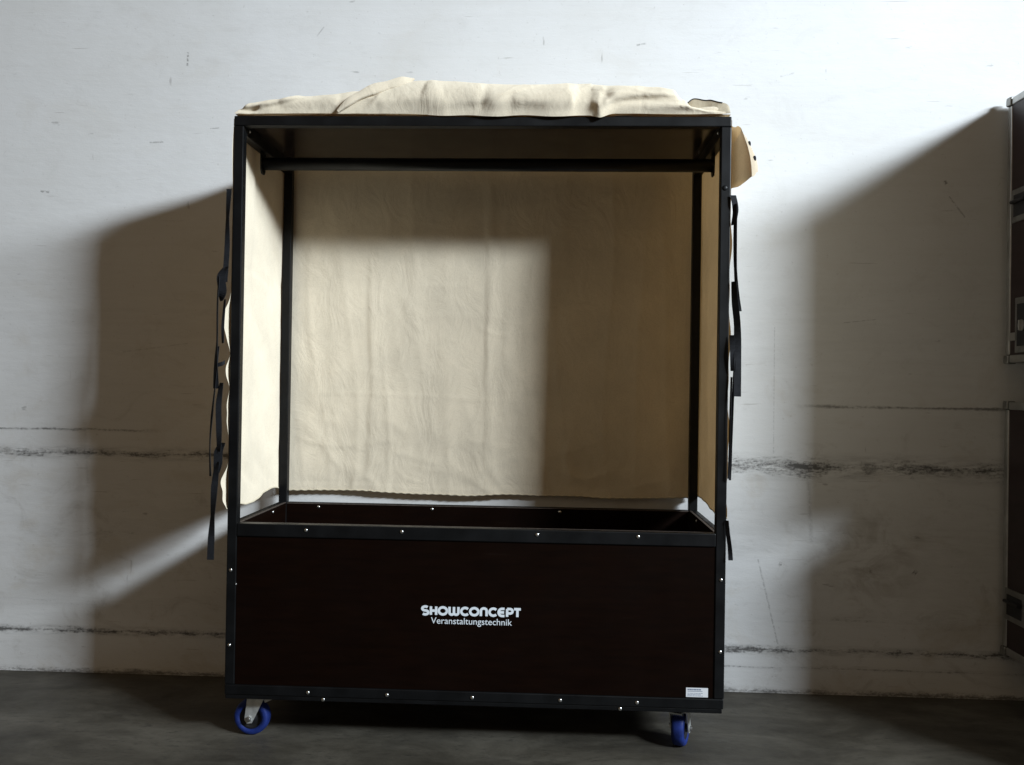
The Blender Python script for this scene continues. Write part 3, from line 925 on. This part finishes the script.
# ------------------------------------------------------------------ the two flight cases by the wall
def flight_case(z0, z1, label, seam, upper):
    x0, x1, y0, y1 = 2.075, 3.30, -.32, .622
    t = thing('flight_case', label, 'flight case', ((x0+x1)/2, (y0+y1)/2, z0-.15), 'flight cases stacked by the wall')
    e = .030; p = .004
    obj('body', B(x0+p, x1-p, y0+p, y1-p, z0+p, z1-p), M['case'], t)
    # aluminium angles on the twelve edges
    bm = bmesh.new()
    for (a, b) in ((x0, x0+e), (x1-e, x1)):
        for (c, d) in ((y0, y0+e), (y1-e, y1)):
            box(bm, a, b, c, d, z0+e+.001, z1-e-.001, .004)
        for (c, d) in ((z0, z0+e), (z1-e, z1)):
            box(bm, a, b, y0+e+.001, y1-e-.001, c, d, .004)
    for (a, b) in ((y0, y0+e), (y1-e, y1)):
        for (c, d) in ((z0, z0+e), (z1-e, z1)):
            box(bm, x0+e+.001, x1-e-.001, a, b, c, d, .004)
    obj('edge_trim', bm, M['alu'], t)
    # pair of extrusions where the lid closes
    if seam:
        bm = bmesh.new()
        for (a, b) in ((seam+.004, seam+.036),):
            box(bm, x0-.002, x0+.003, y0+e+.002, y1-e-.002, a, b, .0015)
            box(bm, x0+e+.002, x1-e-.002, y0-.002, y0+.003, a, b, .0015)
        obj('lid_trim', bm, M['alu'], t)
    for cx in (x0+.012, x1-.012):
        for cy in (y0+.012, y1-.012):
            for cz in (z0+.012, z1-.012):
                b = bmesh.new()
                bmesh.ops.create_icosphere(b, subdivisions=3, radius=.028, matrix=Matrix.Translation((cx, cy, cz)))
                for v in b.verts:                     # squarish ball corner
                    for i, c in enumerate((cx, cy, cz)):
                        d = v.co[i]-c
                        v.co[i] = c+max(-.0165, min(.0165, d))
                obj('ball_corner', b, M['dull'], t, True)
    def dish(ya, yb, za, zb):
        d = bmesh.new()
        box(d, x0-.003, x0+.0035, ya, yb, za, zb, .0015)
        pl = obj('handle_plate', d, M['dull'], t)
        h = bmesh.new()
        box(h, x0-.0045, x0-.0032, ya+.018, yb-.018, za+.022, zb-.022, .0005)
        obj('handle_recess', h, M['hub'], pl)
        h = bmesh.new()
        zc = (za+zb)/2
        cyl(h, (x0-.014, ya+.02, zc+.014), (x0-.014, yb-.02, zc+.014), .007, 12)
        for yy in (ya+.022, yb-.022): box(h, x0-.014, x0-.003, yy-.005, yy+.005, zc+.008, zc+.020, .001)
        obj('handle_grip', h, M['hub'], pl)
    zm = (z0+z1)/2
    if upper:
        dish(.440, .582, 1.915, 2.045)
        d = bmesh.new()
        box(d, x0-.006, x0+.0035, .43, .540, seam-.045, seam+.17, .002)
        lp = obj('latch', d, M['dull'], t)
        d = bmesh.new()
        box(d, x0-.0085, x0-.0062, .448, .522, seam-.02, seam+.145, .001)
        obj('latch_plate', d, M['hub'], lp)
        d = bmesh.new()
        cyl(d, (x0-.0086, .485, seam+.06), (x0-.013, .485, seam+.06), .022, 24)
        box(d, x0-.022, x0-.012, .482, .488, seam+.04, seam+.08, .001)
        obj('latch_knob', d, M['alu'], lp)
    else:
        dish(.455, .600, .345, .470)
    for cx in (x0+.12, x1-.12):
        for cy in (y0+.12, y1-.12):
            b = bmesh.new()
            box(b, cx-.05, cx+.05, cy-.045, cy+.045, z0-.006, z0-.001, .001)
            for s in (-1, 1): prism(b, [(cx-.03, z0-.006), (cx+.03, z0-.006), (cx+.008, z0-.10), (cx-.012, z0-.10)], 'Y', cy+s*.026-.0015, cy+s*.026+.0015)
            c = obj('caster', b, M['dull'], t)
            b = bmesh.new()
            lathe(b, [(.008, -.018), (.050, -.018), (.055, -.012), (.055, .012), (.050, .018), (.008, .018)], (cx, cy, z0-.096), 'Y', 32)
            obj('wheel', b, M['hub'], c, True)
    return t
flight_case(.203, 1.206, 'lower dark brown flight case with aluminium edges, on the floor by the wall', None, False)
flight_case(1.363, 2.420, 'upper dark brown flight case with metal latch, stacked on another case', 1.445, True)

# ------------------------------------------------------------------ light: one high daylight opening far to the right, dim warm hall
def opening(loc, sx, sy, energy, aim):
    ld = bpy.data.lights.new('daylight_opening', 'AREA')
    ld.shape = 'RECTANGLE'; ld.size = sx; ld.size_y = sy
    ld.energy = energy
    ld.spread = radians(72)
    ld.color = (.84, .93, 1.0)
    lo = bpy.data.objects.new('daylight_opening', ld); COL.objects.link(lo)
    lo.location = loc
    lo.rotation_euler = (Vector(aim)-Vector(loc)).to_track_quat('-Z', 'Y').to_euler()
opening((6.52, -5.28, 4.95), 1.2, .75, 136, (-.5, .66, 1.6))
opening((7.80, -4.00, 4.95), 2.4, .95, 108, (-.5, .66, 1.6))

w = bpy.data.worlds.new('World'); SC.world = w; w.use_nodes = True
bg = w.node_tree.nodes['Background']
bg.inputs[0].default_value = (1.0, .74, .47, 1)
bg.inputs[1].default_value = .140

# ------------------------------------------------------------------ camera
cd = bpy.data.cameras.new('camera')
cd.sensor_fit = 'HORIZONTAL'; cd.sensor_width = 36; cd.lens = 869/1024*36
cd.clip_end = 200
co = bpy.data.objects.new('camera', cd); COL.objects.link(co)
yaw, pit, rol = .0431, .0066, .0152
fwd = Vector((-sin(yaw)*cos(pit), cos(yaw)*cos(pit), sin(pit)))
right0 = Vector((cos(yaw), sin(yaw), 0)); up0 = right0.cross(fwd)
# turning the picture clockwise means turning the camera anticlockwise
right = right0*cos(rol)+up0*sin(rol)
up = up0*cos(rol)-right0*sin(rol)
mw = Matrix((( right.x, up.x, -fwd.x), (right.y, up.y, -fwd.y), (right.z, up.z, -fwd.z))).to_4x4()
mw.translation = Vector((.2501, -2.9468, 1.2314))
co.matrix_world = mw
SC.camera = co
